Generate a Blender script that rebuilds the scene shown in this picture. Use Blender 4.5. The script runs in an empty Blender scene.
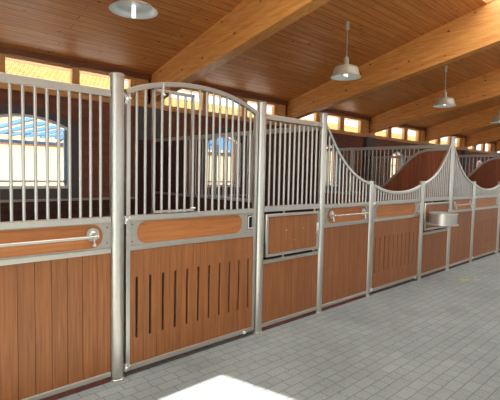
import bpy, bmesh, math, random
from math import sin, cos, tan, pi, radians as R, atan2, hypot
from mathutils import Vector, Matrix
random.seed(7)
S = bpy.context.scene
COL = S.collection

# ------------------------------------------------------------------ materials
def srgb(r, g, b):
    f = lambda v: (v/255/12.92) if v/255 <= .04045 else ((v/255+.055)/1.055)**2.4
    return (f(r), f(g), f(b), 1)

class NT:
    def __init__(s, name):
        s.m = bpy.data.materials.new(name); s.m.use_nodes = True
        s.t = s.m.node_tree; s.b = s.t.nodes['Principled BSDF']
    def n(s, typ, **kw):
        nd = s.t.nodes.new(typ)
        for k, v in kw.items():
            if k.startswith('i_'): nd.inputs[k[2:].replace('_', ' ')].default_value = v
            else: setattr(nd, k, v)
        return nd
    def l(s, a, b): s.t.links.new(a, b)
    def ramp(s, fac, stops):
        r = s.n('ShaderNodeValToRGB'); e = r.color_ramp.elements
        while len(e) < len(stops): e.new(.5)
        for el, (p, c) in zip(e, stops): el.position = p; el.color = c
        s.l(fac, r.inputs[0]); return r.outputs[0]
    def mix(s, fac, a, b, mode='MIX'):
        m = s.n('ShaderNodeMix', data_type='RGBA', blend_type=mode)
        for i, v in ((0, fac), (6, a), (7, b)):
            if hasattr(v, 'is_linked') or hasattr(v, 'links'): s.l(v, m.inputs[i])
            else: m.inputs[i].default_value = v
        return m.outputs[2]
    def coords(s, scale, kind='Object', rot=(0, 0, 0), loc=(0, 0, 0)):
        tc = s.n('ShaderNodeTexCoord'); mp = s.n('ShaderNodeMapping')
        mp.inputs['Scale'].default_value = scale; mp.inputs['Rotation'].default_value = rot
        mp.inputs['Location'].default_value = loc
        s.l(tc.outputs[kind], mp.inputs[0]); return mp.outputs[0]
    def noise(s, vec, scale, detail=4, rough=.55, dist=0):
        n = s.n('ShaderNodeTexNoise'); n.inputs['Scale'].default_value = scale
        n.inputs['Detail'].default_value = detail; n.inputs['Roughness'].default_value = rough
        n.inputs['Distortion'].default_value = dist; s.l(vec, n.inputs['Vector']); return n.outputs[0]
    def bump(s, h, strength=.2, dist=.01):
        b = s.n('ShaderNodeBump'); b.inputs['Strength'].default_value = strength
        b.inputs['Distance'].default_value = dist; s.l(h, b.inputs['Height']); s.l(b.outputs[0], s.b.inputs['Normal'])

def simple(name, col, rough=.5, metal=0, var=0, scale=8):
    t = NT(name); t.b.inputs['Roughness'].default_value = rough; t.b.inputs['Metallic'].default_value = metal
    t.b.inputs['Base Color'].default_value = col
    if var:
        f = t.noise(t.coords((1, 1, 1)), scale)
        c = t.ramp(f, [(.3, tuple(v*(1-var) for v in col[:3])+(1,)), (.7, tuple(min(1, v*(1+var)) for v in col[:3])+(1,))])
        t.l(c, t.b.inputs['Base Color'])
    return t.m

def board_wood(name, dark, mid, light, grain=(22, 22, 1.2), rough=.5, knots=0, isl=.5):
    """wood whose boards are separate mesh islands; grain runs along the small scale axis"""
    t = NT(name); t.b.inputs['Roughness'].default_value = rough
    v = t.coords(grain)
    geo = t.n('ShaderNodeNewGeometry')
    add = t.n('ShaderNodeVectorMath', operation='ADD')
    sc = t.n('ShaderNodeVectorMath', operation='SCALE'); sc.inputs[3].default_value = 37
    cmb = t.n('ShaderNodeCombineXYZ')
    for i in range(3): t.l(geo.outputs['Random Per Island'], cmb.inputs[i])
    t.l(cmb.outputs[0], sc.inputs[0]); t.l(v, add.inputs[0]); t.l(sc.outputs[0], add.inputs[1])
    f = t.noise(add.outputs[0], 1.6, 6, .6, .6)
    c = t.ramp(f, [(.3, dark), (.5, mid), (.72, light)])
    hs = t.n('ShaderNodeHueSaturation'); t.l(c, hs.inputs['Color'])
    mr = t.n('ShaderNodeMapRange'); mr.inputs[3].default_value = 1-isl*.5; mr.inputs[4].default_value = 1+isl*.5
    t.l(geo.outputs['Random Per Island'], mr.inputs[0]); t.l(mr.outputs[0], hs.inputs['Value'])
    c = hs.outputs[0]
    if knots:
        vo = t.n('ShaderNodeTexVoronoi'); vo.inputs['Scale'].default_value = knots
        kv = t.n('ShaderNodeVectorMath', operation='MULTIPLY'); kv.inputs[1].default_value = tuple(.7 if g < 3 else 1 for g in grain)
        kc = t.coords((1, 1, 1)); t.l(kc, kv.inputs[0]); t.l(kv.outputs[0], vo.inputs['Vector'])
        k = t.ramp(vo.outputs['Distance'], [(.07, (0, 0, 0, 1)), (.12, (1, 1, 1, 1))])
        c = t.mix(k, tuple(x*.22 for x in dark[:3])+(1,), c)
    t.l(c, t.b.inputs['Base Color']); t.bump(f, .12, .004)
    return t.m

def brickmat(name, a, b, mortar, w, h, plane='XZ', rough=.85, msize=.01, off=.5, noise_amt=.25, rot=0, bump=.4, squash=1, sqf=2):
    t = NT(name); t.b.inputs['Roughness'].default_value = rough
    rotv = (R(90), 0, 0) if plane == 'XZ' else (0, 0, rot)
    v = t.coords((1, 1, 1), rot=rotv)
    br = t.n('ShaderNodeTexBrick', offset=off, squash=squash, squash_frequency=sqf)
    br.inputs['Scale'].default_value = 1; br.inputs['Brick Width'].default_value = w; br.inputs['Row Height'].default_value = h
    br.inputs['Mortar Size'].default_value = msize; br.inputs['Mortar Smooth'].default_value = .3; br.inputs['Bias'].default_value = 0
    br.inputs['Color1'].default_value = a; br.inputs['Color2'].default_value = b; br.inputs['Mortar'].default_value = mortar
    t.l(v, br.inputs['Vector'])
    n1 = t.noise(t.coords((1, 1, 1)), 1.1, 5, .6); n2 = t.noise(t.coords((1, 1, 1)), 60, 3)
    c = t.mix(noise_amt, br.outputs[0], t.ramp(n1, [(.3, (.25, .25, .25, 1)), (.7, (.75, .75, .75, 1))]), 'OVERLAY')
    c = t.mix(noise_amt*.8, c, t.ramp(n2, [(.3, (.2, .2, .2, 1)), (.7, (.8, .8, .8, 1))]), 'OVERLAY')
    t.l(c, t.b.inputs['Base Color'])
    inv = t.n('ShaderNodeMath', operation='SUBTRACT'); inv.inputs[0].default_value = 1; t.l(br.outputs[1], inv.inputs[1])
    t.bump(inv.outputs[0], bump, .008)
    return t

M = {}
def steel(name, col, rough=.42, metal=.55):
    t = NT(name); t.b.inputs['Roughness'].default_value = rough; t.b.inputs['Metallic'].default_value = metal
    f = t.noise(t.coords((1, 1, 1)), 30, 5, .7)
    t.l(t.ramp(f, [(.3, tuple(v*.95 for v in col[:3])+(1,)), (.7, tuple(min(1, v*1.03) for v in col[:3])+(1,))]), t.b.inputs['Base Color'])
    return t.m
M['steel'] = steel('galvanized_steel', srgb(196, 193, 182), .33, .85)
M['steel_dull'] = steel('dull_galvanized_steel', srgb(170, 166, 154), .5)
M['chrome'] = steel('bright_zinc', srgb(222, 222, 216), .3, .8)
M['front_wood'] = board_wood('front_boards', srgb(122, 72, 34), srgb(144, 88, 43), srgb(162, 103, 54), (40, 40, 1.4), .45, 0, .12)
M['band_wood'] = board_wood('band_board', srgb(144, 84, 36), srgb(164, 99, 46), srgb(180, 115, 60), (1.6, 34, 34), .45, 0, .1)
M['part_wood'] = board_wood('partition_boards', srgb(104, 52, 27), srgb(130, 68, 37), srgb(148, 84, 50), (24, 24, 1.2), .55, 0, .22)
M['dark_wood'] = board_wood('dark_stall_boards', srgb(48, 24, 18), srgb(62, 31, 24), srgb(76, 40, 30), (1.2, 20, 20), .7, 0, .3)  # also stands in for shade on the near partition and pillar bases
M['plinth'] = simple('dark_plinth', srgb(104, 58, 46), .8, 0, .25, 20)
M['beam'] = board_wood('glulam', srgb(200, 128, 60), srgb(220, 150, 76), srgb(232, 170, 98), (22, 1.0, 22), .45, 5.5, .16)
M['frame_wood'] = board_wood('window_frame_wood', srgb(184, 124, 62), srgb(206, 148, 82), srgb(222, 170, 104), (1.2, 20, 20), .5, 0, .15)
M['plate_wood'] = board_wood('wall_plate_wood', srgb(104, 52, 24), srgb(122, 64, 30), srgb(138, 76, 38), (1.0, 20, 20), .5, 0, .1)
M['grey'] = simple('grey_render', srgb(84, 79, 77), .8, 0, .08, 6)
M['void'] = simple('slot_dark', srgb(28, 22, 20), .9)
M['lamp_out'] = simple('lamp_enamel', srgb(186, 178, 158), .4, .1, .1, 12)
M['lamp_in'] = simple('lamp_reflector', srgb(232, 234, 230), .35)
M['tube'] = simple('lamp_tube', (.9, .9, .88, 1), .2)
_t = M['tube'].node_tree.nodes['Principled BSDF']; _t.inputs['Emission Color'].default_value = (1, .98, .92, 1); _t.inputs['Emission Strength'].default_value = 1.0
M['win_white'] = simple('window_white', srgb(226, 226, 220), .5)
M['win_blue'] = simple('window_blue_grey', srgb(120, 148, 166), .5)
M['cream'] = simple('cream_render', srgb(226, 204, 166), .9, 0, .04, 1)
M['brown'] = simple('brown_fascia', srgb(150, 96, 52), .7)
M['blue'] = simple('blue_metal', srgb(34, 78, 118), .5)
M['shed'] = simple('white_sheet', srgb(225, 238, 246), .6)
M['white_wall'] = simple('white_plaster', srgb(226, 222, 210), .9, 0, .03, 2)
M['rubber'] = simple('black_rubber', srgb(26, 26, 26), .7)
M['straw'] = simple('straw', srgb(190, 184, 140), .8)

# back wall brick, pavers, roof tiles
M['brick'] = brickmat('red_brick', srgb(134, 76, 56), srgb(112, 62, 46), srgb(104, 76, 62), .25, .077).m
M['tiles'] = brickmat('yellow_roof_tiles', srgb(186, 142, 72), srgb(160, 116, 52), srgb(84, 56, 26), .3, .26, 'XY', .8, .03, .5, .2).m
def pavers():
    t = brickmat('grey_concrete_pavers', srgb(136, 142, 138), srgb(128, 134, 131), srgb(106, 111, 108), .2, .1, 'XY', .75, .005, .5, .3, 0, .3, .6, 3)
    vo = t.n('ShaderNodeTexVoronoi'); vo.inputs['Scale'].default_value = 9; t.l(t.coords((1, 1.6, 1)), vo.inputs['Vector'])
    k = t.ramp(vo.outputs['Distance'], [(.035, (1, 1, 1, 1)), (.06, (0, 0, 0, 1))])
    src = t.b.inputs['Base Color'].links[0].from_socket
    t.l(t.mix(k, src, srgb(190, 190, 176)), t.b.inputs['Base Color'])
    return t.m
M['pavers'] = pavers()

def ceilmat():
    t = NT('spruce_ceiling_boards'); t.b.inputs['Roughness'].default_value = .42
    v = t.coords((1, 1, 1))
    br = t.n('ShaderNodeTexBrick', offset=.37)
    for k, val in (('Scale', 1), ('Brick Width', 3.7), ('Row Height', .125), ('Mortar Size', .004), ('Mortar Smooth', .2), ('Bias', 0)):
        br.inputs[k].default_value = val
    br.inputs['Color1'].default_value = (.35, .35, .35, 1); br.inputs['Color2'].default_value = (.68, .68, .68, 1)
    br.inputs['Mortar'].default_value = (0, 0, 0, 1)
    t.l(v, br.inputs['Vector'])
    g = t.noise(t.coords((.9, 20, 20)), 1.6, 6, .62, .7)
    c = t.ramp(g, [(.28, srgb(176, 106, 50)), (.5, srgb(204, 132, 70)), (.72, srgb(224, 156, 92))])
    c = t.mix(.3, c, br.outputs[0], 'OVERLAY')
    vo = t.n('ShaderNodeTexVoronoi'); vo.inputs['Scale'].default_value = 4.2
    t.l(t.coords((.7, 1.3, 1)), vo.inputs['Vector'])
    k = t.ramp(vo.outputs['Distance'], [(.05, (0, 0, 0, 1)), (.1, (1, 1, 1, 1))])
    c = t.mix(k, srgb(92, 44, 18), c)
    mo = t.ramp(br.outputs[1], [(0, (0, 0, 0, 1)), (1, (1, 1, 1, 1))])
    c = t.mix(mo, c, srgb(120, 66, 30))
    t.l(c, t.b.inputs['Base Color']); t.bump(g, .1, .003)
    return t.m
M['ceiling'] = ceilmat()

def glassmat():
    t = NT('window_glass'); t.t.nodes.remove(t.b)
    out = t.t.nodes['Material Output']
    tr = t.n('ShaderNodeBsdfTransparent'); tr.inputs[0].default_value = (.95, .97, .98, 1)
    gl = t.n('ShaderNodeBsdfGlossy'); gl.inputs['Roughness'].default_value = .02
    lw = t.n('ShaderNodeLayerWeight'); lw.inputs[0].default_value = .5
    pw = t.n('ShaderNodeMath', operation='POWER'); pw.inputs[1].default_value = 5; t.l(lw.outputs['Facing'], pw.inputs[0])
    fr = t.n('ShaderNodeMath', operation='MULTIPLY_ADD'); fr.inputs[1].default_value = .7; fr.inputs[2].default_value = .03; t.l(pw.outputs[0], fr.inputs[0])
    mx = t.n('ShaderNodeMixShader'); t.l(fr.outputs[0], mx.inputs[0]); t.l(tr.outputs[0], mx.inputs[1]); t.l(gl.outputs[0], mx.inputs[2])
    t.l(mx.outputs[0], out.inputs[0]); return t.m
M['glass'] = glassmat()
def frost():
    t = NT('frosted_skylight'); t.t.nodes.remove(t.b); out = t.t.nodes['Material Output']
    tr = t.n('ShaderNodeBsdfTranslucent'); tr.inputs[0].default_value = (.9, .93, .95, 1)
    t.l(tr.outputs[0], out.inputs[0]); return t.m
M['frost'] = frost()

# ------------------------------------------------------------------ geometry
class MB:
    def __init__(s): s.bm = bmesh.new()
    def box(s, x0, x1, y0, y1, z0, z1, bev=0):
        r = bmesh.ops.create_cube(s.bm, size=1)
        vs = r['verts']
        bmesh.ops.scale(s.bm, vec=(abs(x1-x0), abs(y1-y0), abs(z1-z0)), verts=vs)
        bmesh.ops.translate(s.bm, vec=((x0+x1)/2, (y0+y1)/2, (z0+z1)/2), verts=vs)
        if bev:
            es = list({e for v in vs for e in v.link_edges})
            bmesh.ops.bevel(s.bm, geom=es, offset=bev, segments=2, affect='EDGES', profile=.6)
        return s
    def cyl(s, a, b, r, r2=None, seg=16, caps=True):
        a = Vector(a); b = Vector(b); d = b-a
        q = d.to_track_quat('Z', 'Y').to_matrix().to_4x4()
        bmesh.ops.create_cone(s.bm, cap_ends=caps, segments=seg, radius1=r, radius2=r if r2 is None else r2,
                              depth=d.length, matrix=Matrix.Translation((a+b)/2) @ q)
        return s
    def sph(s, c, r, seg=12):
        bmesh.ops.create_uvsphere(s.bm, u_segments=seg, v_segments=seg//2+2, radius=r, matrix=Matrix.Translation(c)); return s
    def lathe(s, prof, c=(0, 0, 0), seg=40):
        rings = []
        for r, z in prof:
            rings.append([s.bm.verts.new((c[0]+r*cos(2*pi*k/seg), c[1]+r*sin(2*pi*k/seg), c[2]+z)) for k in range(seg)])
        for a, b in zip(rings, rings[1:]):
            for k in range(seg):
                s.bm.faces.new((a[k], a[(k+1) % seg], b[(k+1) % seg], b[k]))
        return s
    def sweep(s, pts, hw, hh, plane='XZ', round_=False, seg=12):
        """sweep a rectangle (or ellipse) along pts lying in the XZ or YZ plane"""
        rings = []
        n = len(pts)
        side = Vector((0, 1, 0)) if plane == 'XZ' else Vector((1, 0, 0))
        for i, p in enumerate(pts):
            p = Vector(p); t = (Vector(pts[min(i+1, n-1)])-Vector(pts[max(i-1, 0)])).normalized()
            up = t.cross(side).normalized()
            if round_: cs = [(cos(2*pi*k/seg), sin(2*pi*k/seg)) for k in range(seg)]
            else:
                b = .75
                cs = [(-b, -1), (b, -1), (1, -b), (1, b), (b, 1), (-b, 1), (-1, b), (-1, -b)]
            rings.append([s.bm.verts.new(p+side*hw*u+up*hh*v) for u, v in cs])
        m = len(rings[0])
        for a, b in zip(rings, rings[1:]):
            for k in range(m): s.bm.faces.new((a[k], a[(k+1) % m], b[(k+1) % m], b[k]))
        s.bm.faces.new(rings[0]); s.bm.faces.new(list(reversed(rings[-1])))
        return s
    def prism(s, poly, axis, a, b):
        """extrude 2-D polygon along axis from a to b; poly coordinates are the other two axes in order"""
        def P(u, v, w):
            return {'X': (w, u, v), 'Y': (u, w, v), 'Z': (u, v, w)}[axis]
        A = [s.bm.verts.new(P(u, v, a)) for u, v in poly]; B = [s.bm.verts.new(P(u, v, b)) for u, v in poly]
        s.bm.faces.new(A); s.bm.faces.new(list(reversed(B)))
        n = len(poly)
        for k in range(n): s.bm.faces.new((A[k], A[(k+1) % n], B[(k+1) % n], B[k]))
        return s
    def holed(s, outer, holes, axis, a, b, bev=0):
        """flat plate with holes via a filled 2-D curve, extruded; outer/holes lists of (u,v)"""
        cu = bpy.data.curves.new('tmp', 'CURVE'); cu.dimensions = '2D'; cu.fill_mode = 'BOTH'; cu.extrude = abs(b-a)/2
        for poly in [outer]+holes:
            sp = cu.splines.new('POLY'); sp.points.add(len(poly)-1); sp.use_cyclic_u = True
            for p, (u, v) in zip(sp.points, poly): p.co = (u, v, 0, 1)
        o = bpy.data.objects.new('tmp', cu); COL.objects.link(o)
        dg = bpy.context.evaluated_depsgraph_get(); me = bpy.data.meshes.new_from_object(o.evaluated_get(dg))
        mid = (a+b)/2
        if axis == 'Y': mt = Matrix(((1, 0, 0, 0), (0, 0, 1, mid), (0, 1, 0, 0), (0, 0, 0, 1)))
        elif axis == 'X': mt = Matrix(((0, 0, 1, mid), (1, 0, 0, 0), (0, 1, 0, 0), (0, 0, 0, 1)))
        else: mt = Matrix.Translation((0, 0, mid))
        me.transform(mt); s.bm.from_mesh(me)
        bpy.data.objects.remove(o); bpy.data.curves.remove(cu); bpy.data.meshes.remove(me)
        return s
    def build(s, name, mat, parent=None, smooth=False):
        bmesh.ops.remove_doubles(s.bm, verts=s.bm.verts, dist=1e-5)
        bmesh.ops.recalc_face_normals(s.bm, faces=s.bm.faces)
        me = bpy.data.meshes.new(name); s.bm.to_mesh(me); s.bm.free()
        me.materials.append(M[mat])
        if smooth:
            for p in me.polygons: p.use_smooth = True
            me.set_sharp_from_angle(angle=R(42))
        o = bpy.data.objects.new(name, me); COL.objects.link(o)
        if parent is not None: o.parent = parent
        return o

def thing(name, label, cat, loc=(0, 0, 0), group=None):
    o = bpy.data.objects.new(name, None); COL.objects.link(o); o.location = loc; o.empty_display_size = .1
    o['label'] = label; o['category'] = cat
    if group: o['group'] = group
    return o
def tag(o, label, cat, group=None):
    o['label'] = label; o['category'] = cat
    if group: o['group'] = group
    return o
def struct(o): o['kind'] = 'structure'; return o
def dup(o, parent=None, loc=None):
    c = o.copy(); COL.objects.link(c); c.parent = parent
    if loc is not None: c.location = loc
    for ch in o.children: dup(ch, c)
    return c

def stadium(x0, x1, z0, z1, r=None, n=10):
    r = r or (z1-z0)/2*.98
    P = []
    for cx, cz, a0 in ((x1-r, z0+r, -90), (x1-r, z1-r, 0), (x0+r, z1-r, 90), (x0+r, z0+r, 180)):
        for k in range(n+1):
            a = R(a0+90*k/n); P.append((cx+r*cos(a), cz+r*sin(a)))
    return P
def rect(x0, x1, z0, z1): return [(x0, z0), (x1, z0), (x1, z1), (x0, z1)]

# key positions along the front (metres); the front stands in the plane y = 0
PX = [.42, 1.523, 3.089, 4.115, 5.208, 6.76, 7.845, 8.965, 10.53, 11.6]
TALL = [1, 1, 1, 1, 0, 0, 1, 0, 0, 1]
HT, HS = 2.39, 1.6
ZB0, ZB1 = 1.27, 1.315      # middle rail
ZL0, ZL1 = 1.03, 1.07       # lower rail

# ------------------------------------------------------------------ camera
cam = bpy.data.cameras.new('camera'); co = bpy.data.objects.new('camera', cam); COL.objects.link(co); S.camera = co
D_, h_, yaw, pitch, roll, f_ = 3.147, 1.668, .75296, .0620, .0209, 428.04
fw = Vector((sin(yaw)*cos(pitch), cos(yaw)*cos(pitch), -sin(pitch)))
r_ = Vector((cos(yaw), -sin(yaw), 0)); u_ = r_.cross(fw)
r2 = r_*cos(roll)+u_*sin(roll); u2 = -r_*sin(roll)+u_*cos(roll)
m = Matrix((r2, u2, -fw)).transposed().to_4x4(); m.translation = Vector((0, -D_, h_)); co.matrix_world = m
cam.sensor_fit = 'HORIZONTAL'; cam.sensor_width = 36; cam.lens = 36*f_/500; cam.clip_start = .05

# ------------------------------------------------------------------ setting
XW0, XW1 = -3.0, 34.0
YB, YR, YO = 4.0, -2.9, -9.8
def zc(y): return 3.42+.26*(YB-y) if y >= YR else 3.42+.26*(y-YO)
struct(MB().box(-9, 44, -16, YB+.0, -.1, 0).build('floor', 'pavers'))
struct(MB().box(-9, 60, YB, 40, -.12, -.02).build('floor_yard', 'white_wall'))

struct(MB().box(XW0, XW1, .1, YB, -.05, .012).build('floor_added_mats', 'rubber'))  # unseen black mats, added to darken the stall interiors behind the slots
# back wall with window holes
WR = [2.66+3.76*k for k in range(8)]; WWD = [1.35]+[.98]*7
def arch(x0, x1, z0, zs, za, n=16, grow=0):
    P = [(x0-grow, z0-grow*0), (x1+grow, z0-grow*0)]
    for k in range(n+1):
        t = k/n; x = (x1+grow)+(x0-x1-2*grow)*t
        P.append((x, zs+(za-zs+grow)*(1-(2*t-1)**2)+grow*.0+0))
    return P
holes = [arch(r-w, r, 1.36, 2.33, 2.5) for r, w in zip(WR, WWD)]
struct(MB().holed(rect(XW0, XW1, 1.16, 2.86), holes, 'Y', YB, YB+.3).build('wall_back', 'brick'))
# lower dark boards on the back wall
b = MB(); z = 0
while z < 1.14: b.box(XW0, XW1, YB-.03, YB+.3, z, z+.14, .006); z += .145
struct(b.build('wall_back_boards', 'dark_wood'))
struct(MB().box(XW0, XW1, YB-.05, YB, 1.16, 1.2, .005).build('trim_1', 'steel_dull'))
# wall plates above and below clerestory
struct(MB().box(XW0, XW1, YB-.04, YB+.3, 2.83, 2.9, .006).build('trim_2', 'frame_wood'))
struct(MB().box(XW0, XW1, YB-.06, YB+.3, 3.335, 3.5, .006).build('trim_3', 'plate_wood'))
nt = 4; nw = 1
BX = [.35+3.75*k for k in range(-1, 9)]
for k, (r, w) in enumerate(zip(WR, WWD)):
    # grey surround
    out = arch(r-w-.14, r+.14, 1.2, 2.36, 2.63); inn = arch(r-w, r, 1.36, 2.33, 2.5)
    struct(MB().holed(out, [inn], 'Y', YB-.025, YB+.02).build('trim_%d' % nt, 'grey')); nt += 1
    fr = MB().holed(arch(r-w-.002, r+.002, 1.36, 2.33, 2.5), [arch(r-w+.045, r-.045, 1.405, 2.3, 2.455)], 'Y', YB+.02, YB+.08).build('window_%d' % nw, 'win_white')
    struct(fr); nw += 1
    MB().box(r-w+.04, r-.04, YB+.03, YB+.07, 1.46, 1.49).build('transom', 'win_white', fr)
    MB().box(r-.095, r-.045, YB+.03, YB+.07, 1.41, 2.31).build('side_post', 'win_blue', fr)
    MB().prism(arch(r-w+.045, r-.045, 1.405, 2.3, 2.455), 'Y', YB+.048, YB+.052).build('pane', 'glass', fr)
for bx in BX:
    if bx < 4 or bx > 29: continue
    struct(MB().box(bx-.28, bx+.2, YB-.12, YB-.0, 2.24, 2.83, .004).build('trim_%d' % nt, 'grey')); nt += 1
    struct(MB().box(bx-.26, bx+.18, YB-.1, YB-.0, 0, 2.24, .004).build('trim_%d' % nt, 'dark_wood')); nt += 1  # dark boards stand in for shade on the pillar's lower part
# clerestory
for bx in BX:
    struct(MB().box(bx-.05, bx+.3, YB-.03, YB+.2, 2.9, 3.34).build('trim_%d' % nt, 'frame_wood')); nt += 1
    for a, c in ((.3, 1.27), (1.37, 2.36), (2.46, 3.4)):
        fr = MB().holed(rect(bx+a-.05, bx+c+.05, 2.9, 3.34), [rect(bx+a, bx+c, 2.93, 3.31)], 'Y', YB, YB+.16).build('window_%d' % nw, 'frame_wood')
        struct(fr); nw += 1
        MB().box(bx+a, bx+c, YB+.1, YB+.106, 2.93, 3.31).build('pane', 'glass', fr)
    struct(MB().box(bx+3.45, bx+3.75, YB-.03, YB+.2, 2.9, 3.34).build('trim_%d' % nt, 'frame_wood')); nt += 1

# ceiling slopes with ridge skylights
def slope(y0, y1, x0, x1, name, mat, th=.12, lift=0):
    return MB().prism([(y0, zc(y0)+lift), (y1, zc(y1)+lift), (y1, zc(y1)+th+lift), (y0, zc(y0)+th+lift)], 'X', x0, x1).build(name, mat)
YS0, YS1 = -.45, -2.2
struct(slope(YB+.35, YS0, XW0-.3, XW1, 'ceiling', 'ceiling'))
struct(slope(YS1, YR, XW0-.3, XW1, 'ceiling_ridge', 'ceiling'))
struct(slope(YR-.0001, YO-.3, XW0-.3, XW1, 'ceiling_far_slope', 'ceiling'))
for bx in BX:
    struct(slope(YS0, YS1, bx-.02, bx+.2, 'ceiling_strip', 'ceiling'))
    q = MB(); vs = [q.bm.verts.new(v) for v in ((bx+.2, YS0, zc(YS0)+.06), (bx+3.73, YS0, zc(YS0)+.06), (bx+3.73, YS1, zc(YS1)+.06), (bx+.2, YS1, zc(YS1)+.06))]
    q.bm.faces.new(vs); struct(q.build('window_%d' % nw, 'frost')); nw += 1
# unseen gable and opposite wall, openings shaped for sun patch and sky fill; far end
LZ = lambda y: 3.0+.13*(-.49-y)  # gate lintel slope, set to slant the edge of the sun patch
g = MB()
g.box(XW0-.2, XW0, -.49, YB+.3, 0, 3.45); g.box(XW0-.2, XW0, YO, -6.5, 0, 3.45)
g.prism([(YB+.3, 3.3), (YR, 5.4), (YO, 3.5), (YO, 3.4), (-6.5, LZ(-6.5)), (-.49, LZ(-.49)), (YB+.3, LZ(-.49)-.001)], 'X', XW0-.2, XW0)
struct(g.build('wall_left', 'white_wall'))
o = MB(); o.box(XW0, XW1, YO-.3, YO, 0, .9)
for k in range(11): o.box(XW0-.3+3.75*k, XW0+.3+3.75*k, YO-.3, YO, .9, 3.0)
o.box(XW0, XW1, YO-.3, YO, 3.0, 3.45); struct(o.build('wall_front', 'white_wall'))
e = MB(); e.box(XW1, XW1+.3, -.46, YB+.3, 0, 3.45); e.box(XW1, XW1+.3, YO, -5.5, 0, 3.45)
e.prism([(YB+.3, 3.4), (YR, 5.3), (YO, 3.4)], 'X', XW1, XW1+.3); struct(e.build('wall_right', 'white_wall'))

# glued laminated beams, one per stall division
GR_B = 'glulam roof beams'
names_b = {0: 'thick knotty timber roof beam rising above the arched stall door, nearest on the left',
           1: 'broad timber roof beam rising behind the nearer hanging lamp to the upper right corner',
           2: 'timber roof beam rising behind the second hanging lamp, next beyond the broad middle one',
           3: 'fourth timber roof beam from the left, above the pointed end of the swept grille',
           4: 'small far timber roof beam meeting the wall right of the fourth',
           5: 'farthest dark timber roof beam partly showing at the right edge'}
def laminated(bx):
    b = MB(); n = 10
    def zl(y): return (2.97+.205*(YB-y)) if y >= YR else (2.97+.205*(y-YO))
    for a, c in ((YB-.02, YR), (YO+.02, YR)):
        for k in range(n):
            t0, t1 = k/n, (k+1)/n
            P = lambda y, t: (y, zl(y)+(zc(y)-zl(y))*t)
            b.prism([P(a, t0), P(c, t0), P(c, t1-.002), P(a, t1-.002)], 'X', bx, bx+.2)
    return b.build('roof_beam', 'beam')
for k, bx in enumerate(BX[2:8]):
    o = laminated(bx); tag(o, names_b[k], 'beam', GR_B)

# ------------------------------------------------------------------ outside
wl = MB().box(-4, 60, 15, 15.3, 0, 2.56).build('neighbour_wall', 'cream')
tag(wl, 'cream rendered yard wall seen through the stall windows', 'wall')
MB().box(-4, 60, 14.9, 15.4, 2.56, 2.63).build('coping', 'brown', wl)
sh = thing('pergola', 'open shed roof frame of blue struts outside above the cream wall', 'shed', (0, 0, 0))
for i in range(22): MB().box(4.4+i*.75, 4.56+i*.75, 9.5, 21, 3.28, 3.4).build('rafter', 'blue', sh)
MB().box(4, 22, 20.9, 21.1, 3.38, 3.5).build('cross_beam', 'blue', sh)
MB().box(4, 22, 16.7, 16.9, 2.6, 2.86).build('gutter_beam', 'blue', sh)
for i in range(8):
    x = 6.6+i*2.0; MB().cyl((x, 16.8, 2.7), (x+.9, 16.8, 3.34), .04, seg=6).build('strut', 'blue', sh)
    MB().cyl((x+.9, 16.8, 3.34), (x+1.3, 16.8, 2.7), .03, seg=6).build('strut', 'blue', sh)
for x in (4.1, 10, 16, 21.9): MB().box(x-.06, x+.06, 16.74, 16.86, -.02, 3.3).build('shed_post', 'blue', sh)
ho = thing('tiled_roof_house', 'neighbouring house with yellow tiled roof seen through the high windows', 'house', (0, 0, 0))
MB().box(-10, 80, 23.3, 30, -.02, 5.3).build('house_wall', 'cream', ho)
MB().prism([(22.6, 5.05), (26.3, 7.45), (26.3, 7.55), (22.6, 5.15)], 'X', 15.5, 80).build('house_roof', 'tiles', ho)
MB().prism([(22.6, 5.05), (29.5, 9.5), (29.5, 9.6), (22.6, 5.15)], 'X', -10, 15.5).build('tall_house_roof', 'tiles', ho)

# ------------------------------------------------------------------ posts
def post(x, tall, r, label):
    H = (HT+.018 if x < 2 else HT) if tall else HS
    t = thing('steel_post', label, 'post', (x, 0, 0), 'round galvanized stall posts')
    MB().cyl((0, 0, 0), (0, 0, H-.02), r, seg=32).build('tube', 'steel', t, True)
    MB().lathe([(0, H+.004), (r*.9, H+.004), (r+.006, H-.004), (r+.006, H-.02), (0, H-.02)], seg=32).build('cap', 'steel', t, True)
    MB().lathe([(r, 0), (r+.004, .0), (r+.004, .012), (r, .016)], seg=32).build('foot_ring', 'steel', t, True)
    return t
PL = ['thick round steel post left of the arched stall door', 'tall steel post between the arched door and the feed hatch panel',
      'tall steel post right of the feed hatch where the grille starts sweeping down', 'short steel post at the left side of the nearer dipped door',
      'short steel post at the right side of the nearer dipped door', 'tall steel post at the peak of the swept grille behind the metal bowl',
      'short steel post at the left side of the far dipped door', 'short steel post at the right edge, beyond the far dipped door',
      'last tall steel post of the row']
for x, t, lb in zip(PX[1:], TALL[1:], PL):
    post(x, t, .054 if x < 2 else (.049 if x < 4 else (.046 if t else .039)), lb)

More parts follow.
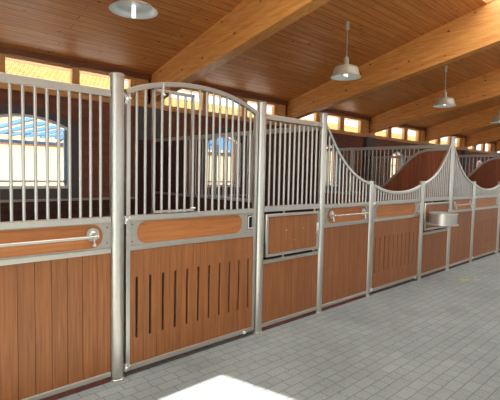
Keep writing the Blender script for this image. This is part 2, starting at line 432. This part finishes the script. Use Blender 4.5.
# ------------------------------------------------------------------ front sections
def boards(x0, x1, z0, z1, y0, y1, pitch=.119, mat='front_wood', parent=None, slots=False, name='boards', n=None, slotz=(.30, .81)):
    n = n or max(1, round((x1-x0)/pitch)); w = (x1-x0)/n; b = MB()
    for k in range(n):
        a = x0+k*w+.0012; c = x0+(k+1)*w-.0012
        if slots:
            m_ = (a+c)/2
            b.holed(rect(a, c, z0, z1), [stadium(m_-.0125, m_+.0125, slotz[0], slotz[1], .0124, 5)], 'Y', y0, y1)
        else: b.box(a, c, y0, y1, z0, z1, .0025)
    return b.build(name, mat, parent)
def bars_at(parent, x0, x1, zb, ztop, r=.0115, pitch=.0762, y=0, n=None):
    n = n or round((x1-x0)/pitch)
    for k in range(1, n):
        x = x0+(x1-x0)*k/n
        zt = ztop(x) if callable(ztop) else ztop
        MB().cyl((x, y, zb), (x, y, zt), r, seg=12, caps=False).build('bar', 'steel', parent, True)
def screws(parent, pts, y):
    for x, z in pts: MB().cyl((x, y, z), (x, y-.003, z), .005, seg=8).build('screw', 'rubber', parent)
def band(parent, x0, x1, plate=.1):
    """steel plate with a rounded opening that shows the wooden band"""
    MB().holed(rect(x0, x1, ZL1-.002, ZB0+.002), [stadium(x0+plate, x1-plate, ZL1+.008, ZB0-.008)], 'Y', -.012, -.006).build('band_plate', 'steel_dull', parent)
    MB().box(x0, x1, -.0055, .018, ZL1, ZB0).build('band_board', 'band_wood', parent)
    screws(parent, [(x0+.03, ZL1+.04), (x0+.03, ZB0-.04), (x1-.03, ZL1+.04), (x1-.03, ZB0-.04)], -.012)
def grab_bar(parent, xa, xb, z=1.165, y=-.075):
    g = MB().cyl((xa-.02, y, z), (xb+.02, y, z), .0125, seg=16)
    o = g.build('hay_bar', 'steel', parent, True)
    for x in (xa, xb):
        f = MB().cyl((x, -.012, z+.012), (x, -.022, z+.012), .05, seg=28).cyl((x, -.022, z+.012), (x, -.035, z+.01), .03, .018, seg=24)
        f.cyl((x, -.03, z+.008), (x, y, z), .014, seg=14).sph((x, y, z), .0165)
        f.build('flange', 'steel', o, True)
        MB().cyl((x, -.045, z), (x, -.052, z-.055), .006, seg=8).sph((x, -.052, z-.062), .013).build('catch_knob', 'chrome', o, True)
def rails_h(parent, x0, x1, bottom=True):
    MB().box(x0, x1, -.022, .022, ZB0, ZB1, .005).build('middle_rail', 'steel', parent)
    MB().box(x0, x1, -.022, .022, ZL0, ZL1, .005).build('lower_rail', 'steel', parent)
    if bottom:
        MB().box(x0, x1, -.022, .022, .045, .085, .005).build('bottom_rail', 'steel', parent)
        MB().box(x0, x1, -.012, .012, .0, .045).build('plinth', 'plinth', parent)

# sweep curve: tall -> short along u in 0..1 (0 = tall post)
SWP = [(0, 2.27), (.07, 2.17), (.15, 2.07), (.25, 1.96), (.37, 1.85), (.5, 1.755), (.65, 1.67), (.82, 1.605), (1.0, 1.56)]
def sw(u):
    u = max(0, min(1, u))
    for (a, za), (b, zb) in zip(SWP, SWP[1:]):
        if u <= b:
            t = (u-a)/(b-a); return za+(zb-za)*t
    return SWP[-1][1]
def sws(u, n=5): return sum(sw(u+(k-n//2)*.02) for k in range(n))/n

def straight_top(p, x0, x1):
    MB().box(x0, x1, -.024, .024, 2.224, 2.28, .006).build('top_rail', 'steel', p)

# 1. left-most panel with hay bar (straight top)
def hay_panel(x0, x1, label, kind):
    p = thing('stall_panel', label, 'stall panel', ((x0+x1)/2, 0, 0), 'fixed stall panels with hay bar')
    L = -(x1-x0)/2; Q = -L
    rails_h(p, L, Q); boards(L, Q, .085, ZL0, -.014, .018, .112, parent=p)
    band(p, L, Q, .065); grab_bar(p, L+.15, Q-.145, 1.172)
    if kind == 'straight':
        straight_top(p, L, Q); bars_at(p, L, Q, ZB1, 2.226)
    else:
        f = lambda x: sws((x-L)/(Q-L))
        MB().sweep([(L+(Q-L)*k/28, 0, f(L+(Q-L)*k/28)) for k in range(29)], .02, .019).build('swept_rail', 'steel', p, True)
        bars_at(p, L, Q, ZB1, f)
    return p
r1 = .055; r3 = .047
hay_panel(PX[0]+r1, PX[1]-.055, 'straight-topped stall panel with hay bar at the left edge of the row', 'straight')
hay_panel(PX[3]+r3, PX[4]-.04, 'swept-down stall panel with hay bar between feed hatch and nearer dipped door', 'sweep')
hay_panel(PX[6]+r3, PX[7]-.04, 'swept-down stall panel with hay bar just right of the metal bowl', 'sweep')

# 2. doors
def hinge(parent, x, z):
    b = MB().cyl((x-.013, -.01, z), (x+.012, -.01, z), .009, seg=10).cyl((x-.004, -.016, z-.032), (x-.004, -.016, z+.032), .013, seg=12)
    b.box(x-.012, x+.02, -.03, .01, z-.012, z+.012, .003).sph((x-.004, -.036, z), .015).sph((x+.022, -.034, z+.012), .011)
    b.cyl((x+.005, -.03, z+.012), (x+.018, -.045, z+.03), .005, seg=8)
    return b.build('hinge', 'chrome', parent, True)
def door(x0, x1, label, kind):
    p = thing('stall_door', label, 'stall door', ((x0+x1)/2, -.002, 0), 'stall doors with slotted boards')
    L = -(x1-x0)/2; Q = -L; zb = .045
    top = 2.27 if kind == 'arch' else 1.5
    if kind == 'arch': f = lambda x: 2.265+.155*(1-(abs(x+.02)/(Q+.02))**2.2)
    else: f = lambda x: 1.43+.115*abs(x/Q)**2.2
    fr = MB().box(L, L+.036, -.02, .02, zb, f(L), .006).box(Q-.036, Q, -.02, .02, zb, f(Q), .006)
    fr.build('side_frame', 'steel', p)
    MB().sweep([(L+(Q-L)*k/32, 0, f(L+(Q-L)*k/32)) for k in range(33)], .022, .021).build('curved_rail', 'steel', p, True)
    MB().box(L+.036, Q-.036, -.02, .02, ZB0, ZB1, .005).build('middle_rail', 'steel', p)
    MB().box(L+.036, Q-.036, -.02, .02, ZL0, ZL1, .005).build('lower_rail', 'steel', p)
    MB().box(L+.036, Q-.036, -.02, .02, zb, zb+.045, .005).build('bottom_rail', 'steel_dull', p)
    boards(L+.036, Q-.036, zb+.045, ZL0, -.014, .014, parent=p, slots=True, n=11)
    # band: plate with opening, stops short of the latch
    xl = Q-.036-.12
    MB().holed(rect(L+.036, xl, ZL1-.002, ZB0+.002), [stadium(L+.036+.06, xl-.035, ZL1+.008, ZB0-.008)], 'Y', -.012, -.006).build('band_plate', 'steel_dull', p)
    MB().box(L+.036, xl, -.0055, .014, ZL1, ZB0).build('band_board', 'band_wood', p)
    screws(p, [(L+.055, ZL1+.03), (L+.055, ZB0-.03)], -.012)
    la = MB().holed(rect(xl, Q-.036, ZL1, ZB0), [rect(xl+.035, Q-.046, ZL1+.03, ZB0-.02)], 'Y', -.014, .012).build('latch_plate', 'steel_dull', p)
    MB().sweep([(xl+.05, 0-.012, ZL1+.04), (xl+.05, -.012, ZB0-.045), (xl+.058, -.012, ZB0-.035), (Q-.05, -.012, ZB0-.035)], .006, .006, round_=True).sweep(
        [(xl+.05, -.012, ZL1+.045), (Q-.05, -.012, ZL1+.045)], .006, .006, round_=True).build('latch_handle', 'chrome', la, True)
    MB().box(xl+.02, Q-.04, .013, .016, ZL1+.01, ZB0-.01).build('latch_recess', 'rubber', la)
    if kind == 'arch':
        n = 18; xs = [L+.018+(Q-L-.036)*k/n for k in range(1, n)]
        for i, x in enumerate(xs):
            if i in (2, 7): continue
            MB().cyl((x, 0, ZB1), (x, 0, 2.33 if 2 < i < 7 else f(x)), .0115, seg=12, caps=False).build('bar', 'steel', p, True)
        gx0, gx1 = xs[2], xs[7]
        gp = MB().box(gx0-.011, gx1+.011, -.014, .014, 2.325, 2.349, .003).box(gx0-.011, gx1+.011, -.028, -.012, ZB1+.008, ZB1+.028, .003)
        for gx in (gx0, gx1): gp.box(gx-.011, gx+.011, -.014, .014, ZB1+.004, 2.349, .004)
        for gx in (xs[3]-.005, gx1-.02): gp.cyl((gx, 0, 2.345), (gx, 0, f(gx)-.01), .006, seg=8)
        gp = gp.build('grille_flap', 'steel', p)
        MB().cyl((xs[3], -.02, 2.29), (xs[3], -.02, 2.40), .008, seg=10).sph((xs[3], -.03, 2.3), .012).build('flap_catch', 'chrome', gp, True)
        MB().cyl((gx1-.03, -.027, ZB1+.036), (gx1+.01, -.04, ZB1+.036), .008, seg=10).build('flap_catch', 'chrome', gp, True)
        for z in (2.22, 1.28): hinge(p, L, z)
    else:
        bars_at(p, L, Q, ZB1, f, n=20)
        hinge(p, L, 1.28)
        MB().box(Q-.06, Q, -.03, .01, f(Q)+.0, f(Q)+.045, .006).build('corner_catch', 'steel', p)
    hinge(p, L, .08)
    MB().sph((Q-.15, -.03, .06), .018).cyl((Q-.15, -.02, .06), (Q-.15, -.03, .06), .014).build('floor_stop', 'win_white', p, True)
    return p
door(PX[1]+.07, PX[2]-.062, 'tall stall door with an arched barred top and slotted brown boards', 'arch')
door(PX[4]+.05, PX[5]-.042, 'low stall door with dipped grille, left of the metal feed bowl', 'dip')
door(PX[7]+.05, PX[8]-.042, 'low stall door with dipped grille at the far right', 'dip')

# 3. feed-hatch panels
def hatch_panel(x0, x1, label, kind):
    p = thing('stall_panel', label, 'stall panel', ((x0+x1)/2, 0, 0), 'stall panels with feed hatch')
    L = -(x1-x0)/2; Q = -L
    MB().box(L, Q, -.022, .022, ZB0, ZB1+.015, .005).build('middle_rail', 'steel', p)
    MB().box(L, Q, -.022, .022, .722, .762, .005).build('lower_rail', 'steel', p)
    MB().box(L, Q, -.022, .022, .045, .085, .005).build('bottom_rail', 'steel', p)
    MB().box(L, Q, -.012, .012, 0, .045).build('plinth', 'plinth', p)
    boards(L, Q, .085, .722, -.014, .018, .117, parent=p)
    h = boards(L+.046, Q-.062, .826, 1.214, -.034, -.012, .1, parent=p, name='feed_hatch')
    MB().holed(rect(L+.014, Q-.03, .795, 1.245), [rect(L+.042, Q-.058, .822, 1.218)], 'Y', -.044, -.008).build('hatch_frame', 'steel', h)
    for x, z in ((L+.33, 1.06), (L+.62, 1.06), (L+.47, .94)): MB().cyl((x, -.034, z), (x, -.04, z), .007, seg=8).build('bolt', 'chrome', h)
    MB().box(Q-.09, Q-.055, -.056, -.04, .98, 1.11, .004).cyl((Q-.07, -.056, 1.02), (Q-.07, -.056, 1.1), .01).sph((Q-.075, -.066, 1.03), .013).build('hatch_bolt', 'chrome', h)
    for x in (L+.3, Q-.1):
        for za, zb_ in ((1.24, 1.275), (.76, .80)): MB().cyl((x, -.02, za), (x, -.02, zb_), .012, seg=10).build('pivot', 'steel_dull', h)
    if kind == 'straight':
        straight_top(p, L, Q); bars_at(p, L, Q, ZB1, 2.212, n=12)
    else:
        f = lambda x: sws((Q-x)/(Q-L))
        MB().sweep([(L+(Q-L)*k/28, 0, f(L+(Q-L)*k/28)) for k in range(29)], .02, .019).build('swept_rail', 'steel', p, True)
        bars_at(p, L, Q, ZB1, f, n=13)
    return p
hatch_panel(PX[2]+.05, PX[3]-.047, 'straight-topped stall panel with square feed hatch right of the arched door', 'straight')
hatch_panel(PX[5]+.04, PX[6]-.047, 'stall panel with grille sweeping up behind the metal feed bowl', 'up')
hatch_panel(PX[8]+.04, PX[9]-.047, 'stall panel at the right edge beyond the last short post', 'up')

# swing-out feed bowl
bw = thing('feed_bowl', 'round metal feed bowl swung out in front of the stall row', 'feed bowl', (6.95, -.275, .915))
rr = .208
MB().lathe([(0, .012), (rr-.012, .012), (rr-.006, .02), (rr-.006, .175), (rr, .175), (rr, .0), (0, 0)], seg=48).build('bowl', 'steel', bw, True)
MB().lathe([(rr-.008, .172), (rr+.008, .172), (rr+.01, .18), (rr+.008, .188), (rr-.008, .188), (rr-.008, .172)], seg=48).build('rim', 'chrome', bw, True)
MB().lathe([(rr-.002, -.004), (rr+.02, -.004), (rr+.024, .004), (rr+.02, .012), (rr-.002, .012)], seg=48).build('base_ring', 'chrome', bw, True)
MB().box(-.12, .1, .16, .24, -.02, .0, .003).box(-.1, -.06, .12, .25, -.02, .02, .003).box(.06, .1, .12, .25, -.02, .02, .003).build('bracket', 'steel_dull', bw)

# ------------------------------------------------------------------ partitions between the stalls
ARC = [(.0, 2.175), (.2, 2.175), (.4, 2.165), (.55, 2.115), (.68, 2.03), (.8, 1.91), (.92, 1.78), (1.05, 1.65), (1.18, 1.53), (1.33, 1.42), (1.5, 1.34), (1.6, 1.31)]
def arcz(y):
    for (a, za), (b, zb) in zip(ARC, ARC[1:]):
        if y <= b: return za+(zb-za)*(y-a)/(b-a)
    return 1.29
def partition(x, label, dark=False):
    az = (lambda y: 2.175 if y < .98 else 1.3) if dark else arcz
    p = thing('stall_partition', label, 'partition', (x, .06, 0), 'partitions between the stalls')
    Y1 = 3.82 if dark or x < 30 else 3.9
    MB().box(-.022, .022, 0, Y1, 2.2, 2.262, .006).build('top_rail', 'steel_dull', p)
    pts = [(0, y, az(y)) for y in [k*1.6/44 for k in range(45)]]
    if dark: MB().box(-.022, .022, .98, 1.02, .07, 2.2, .005).build('upright', 'steel_dull', p)
    else: MB().sweep(pts, .022, .024, 'YZ').build('arched_rail', 'steel_dull', p, True)
    MB().box(-.022, .022, 1.02 if dark else 1.6, Y1, 1.262, 1.31, .005).build('middle_rail', 'steel', p)
    MB().box(-.02, .02, 0, Y1, .03, .07, .005).build('bottom_rail', 'steel_dull', p)
    for y in (2.02, Y1-.02): MB().box(-.024, .024, y-.024, y+.024, .03, 2.2, .005).build('upright', 'steel_dull', p)
    b = MB(); y = 0.004
    while y < 1.59:
        y2 = min(y+.12, 1.6); q = []; top_ = (2.19 if y < .97 else 1.27)
        for k in range(5): yy = y+(y2-.003-y)*k/4; q.append((yy, top_ if dark else arcz(yy)-.01))
        b.prism([(y, .07), (y2-.003, .07)]+list(reversed(q)), 'X', -.016, .016); y += .12
    while y < Y1: b.prism(rect(y, min(y+.117, Y1), .07, 1.265), 'X', -.016, .016); y += .12
    b.build('boards', 'dark_wood' if dark else 'part_wood', p)  # near partition's shaded face is put into its darker board colour
    y = .55
    while y < Y1-.05:
        zb = max(1.3, az(y))
        if 2.2-zb > .04 and abs(y-2.02) > .04: MB().cyl((0, y, zb), (0, y, 2.205), .011, seg=10, caps=False).build('bar', 'steel_dull', p, True)
        y += .088
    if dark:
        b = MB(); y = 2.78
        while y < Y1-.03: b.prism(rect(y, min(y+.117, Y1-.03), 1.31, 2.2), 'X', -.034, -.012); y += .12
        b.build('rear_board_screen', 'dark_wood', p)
    return p
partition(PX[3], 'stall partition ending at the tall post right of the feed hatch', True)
partition(PX[6], 'stall partition with a large wooden arch ending at the tall post by the metal bowl')
partition(PX[9], 'farthest stall partition with wooden arch at the right edge')

# ------------------------------------------------------------------ lamps
def lamp(x, label, z0=3.29, k=1):
    y = 1.06; zt = zc(y)
    t = thing('pendant_lamp', label, 'lamp', (x, y, z0), 'industrial pendant lamps under the roof')
    H = zt-z0
    MB().cyl((0, 0, H-.11), (0, 0, H+.02), .032, seg=20).lathe([(.032, H-.11), (.024, H-.125), (0, H-.125)], seg=20).build('ceiling_cap', 'lamp_out', t, True)
    MB().cyl((0, 0, .32-.17*(1-k)), (0, 0, H-.11), .008, seg=10).build('rod', 'steel_dull', t, True)
    prof = [(.058, .188), (.1, .186), (.15, .178), (.182, .162), (.198, .136), (.207, .1), (.218, .055), (.232, .02), (.25, .0)]
    inner = [(.247, 0), (.228, .02), (.214, .055), (.203, .1), (.194, .134), (.178, .157), (.148, .172), (.1, .18), (0, .182)]
    prof = [(a, z*k) for a, z in prof]; inner = [(a, z*k) for a, z in inner]; dz = .17*(1-k)
    sh = MB().lathe(prof+[(.247, 0)], seg=56).build('shade', 'lamp_out', t, True)
    MB().lathe(inner, seg=56).build('reflector', 'lamp_in', sh, True)
    MB().lathe([(a, z-.17*(1-k)) for a, z in ((.012, .335), (.032, .325), (.04, .30), (.042, .215), (.06, .192), (.06, .182))], seg=28).build('socket', 'lamp_out', t, True)
    if k < 1: MB().cyl((0, 0, -.07), (0, 0, .045), .021, seg=14).build('bulb', 'tube', sh, True)
    else: MB().cyl((-.03, 0, .02*k), (-.03, 0, .155*k), .018, seg=14).cyl((.03, 0, .02*k), (.03, 0, .155*k), .018, seg=14).build('bulb', 'tube', sh, True)
    return t
lamp(2.22, 'lamp at the top edge showing only its wide pale shade', 3.34, .3)
lamp(6.06, 'grey lamp hanging on its rod in the top middle of the view')
lamp(9.95, 'grey lamp hanging against the second beam, right of the middle one')
lamp(13.75, 'lamp half cut off by the right edge')

# straw wisps on the pavers
b = MB()
for i in range(60):
    a = random.uniform(0, pi); x = 7.33+random.gauss(0, .13); y = -.56+random.gauss(0, .05); L = random.uniform(.03, .09)
    b.cyl((x, y, .002+random.random()*.004), (x+L*cos(a), y+L*sin(a), .003+random.random()*.006), .0022, seg=4)
o = b.build('straw_wisps', 'straw'); o['kind'] = 'stuff'; tag(o, 'small scatter of yellow straw on the grey pavers', 'straw')

# ------------------------------------------------------------------ light
w = bpy.data.worlds.new('sky'); S.world = w; w.use_nodes = True
bg = w.node_tree.nodes['Background']; bg.inputs[0].default_value = (.86, .93, 1, 1); bg.inputs[1].default_value = 1.6
sun = bpy.data.lights.new('sun', 'SUN'); sun.energy = 20; sun.angle = R(.3); sun.color = (1, .97, .92)
so = bpy.data.objects.new('sun', sun); COL.objects.link(so)
el = math.atan2(3.0, 2.21-XW0+.2)
so.rotation_euler = Vector((-cos(el), 0.0, sin(el))).to_track_quat('Z', 'Y').to_euler()
S.view_settings.view_transform = 'Standard'; S.view_settings.look = 'None'; S.view_settings.gamma = 1
S.view_settings.exposure = .55
S.cycles.max_bounces = 10; S.cycles.diffuse_bounces = 5; S.cycles.transparent_max_bounces = 12
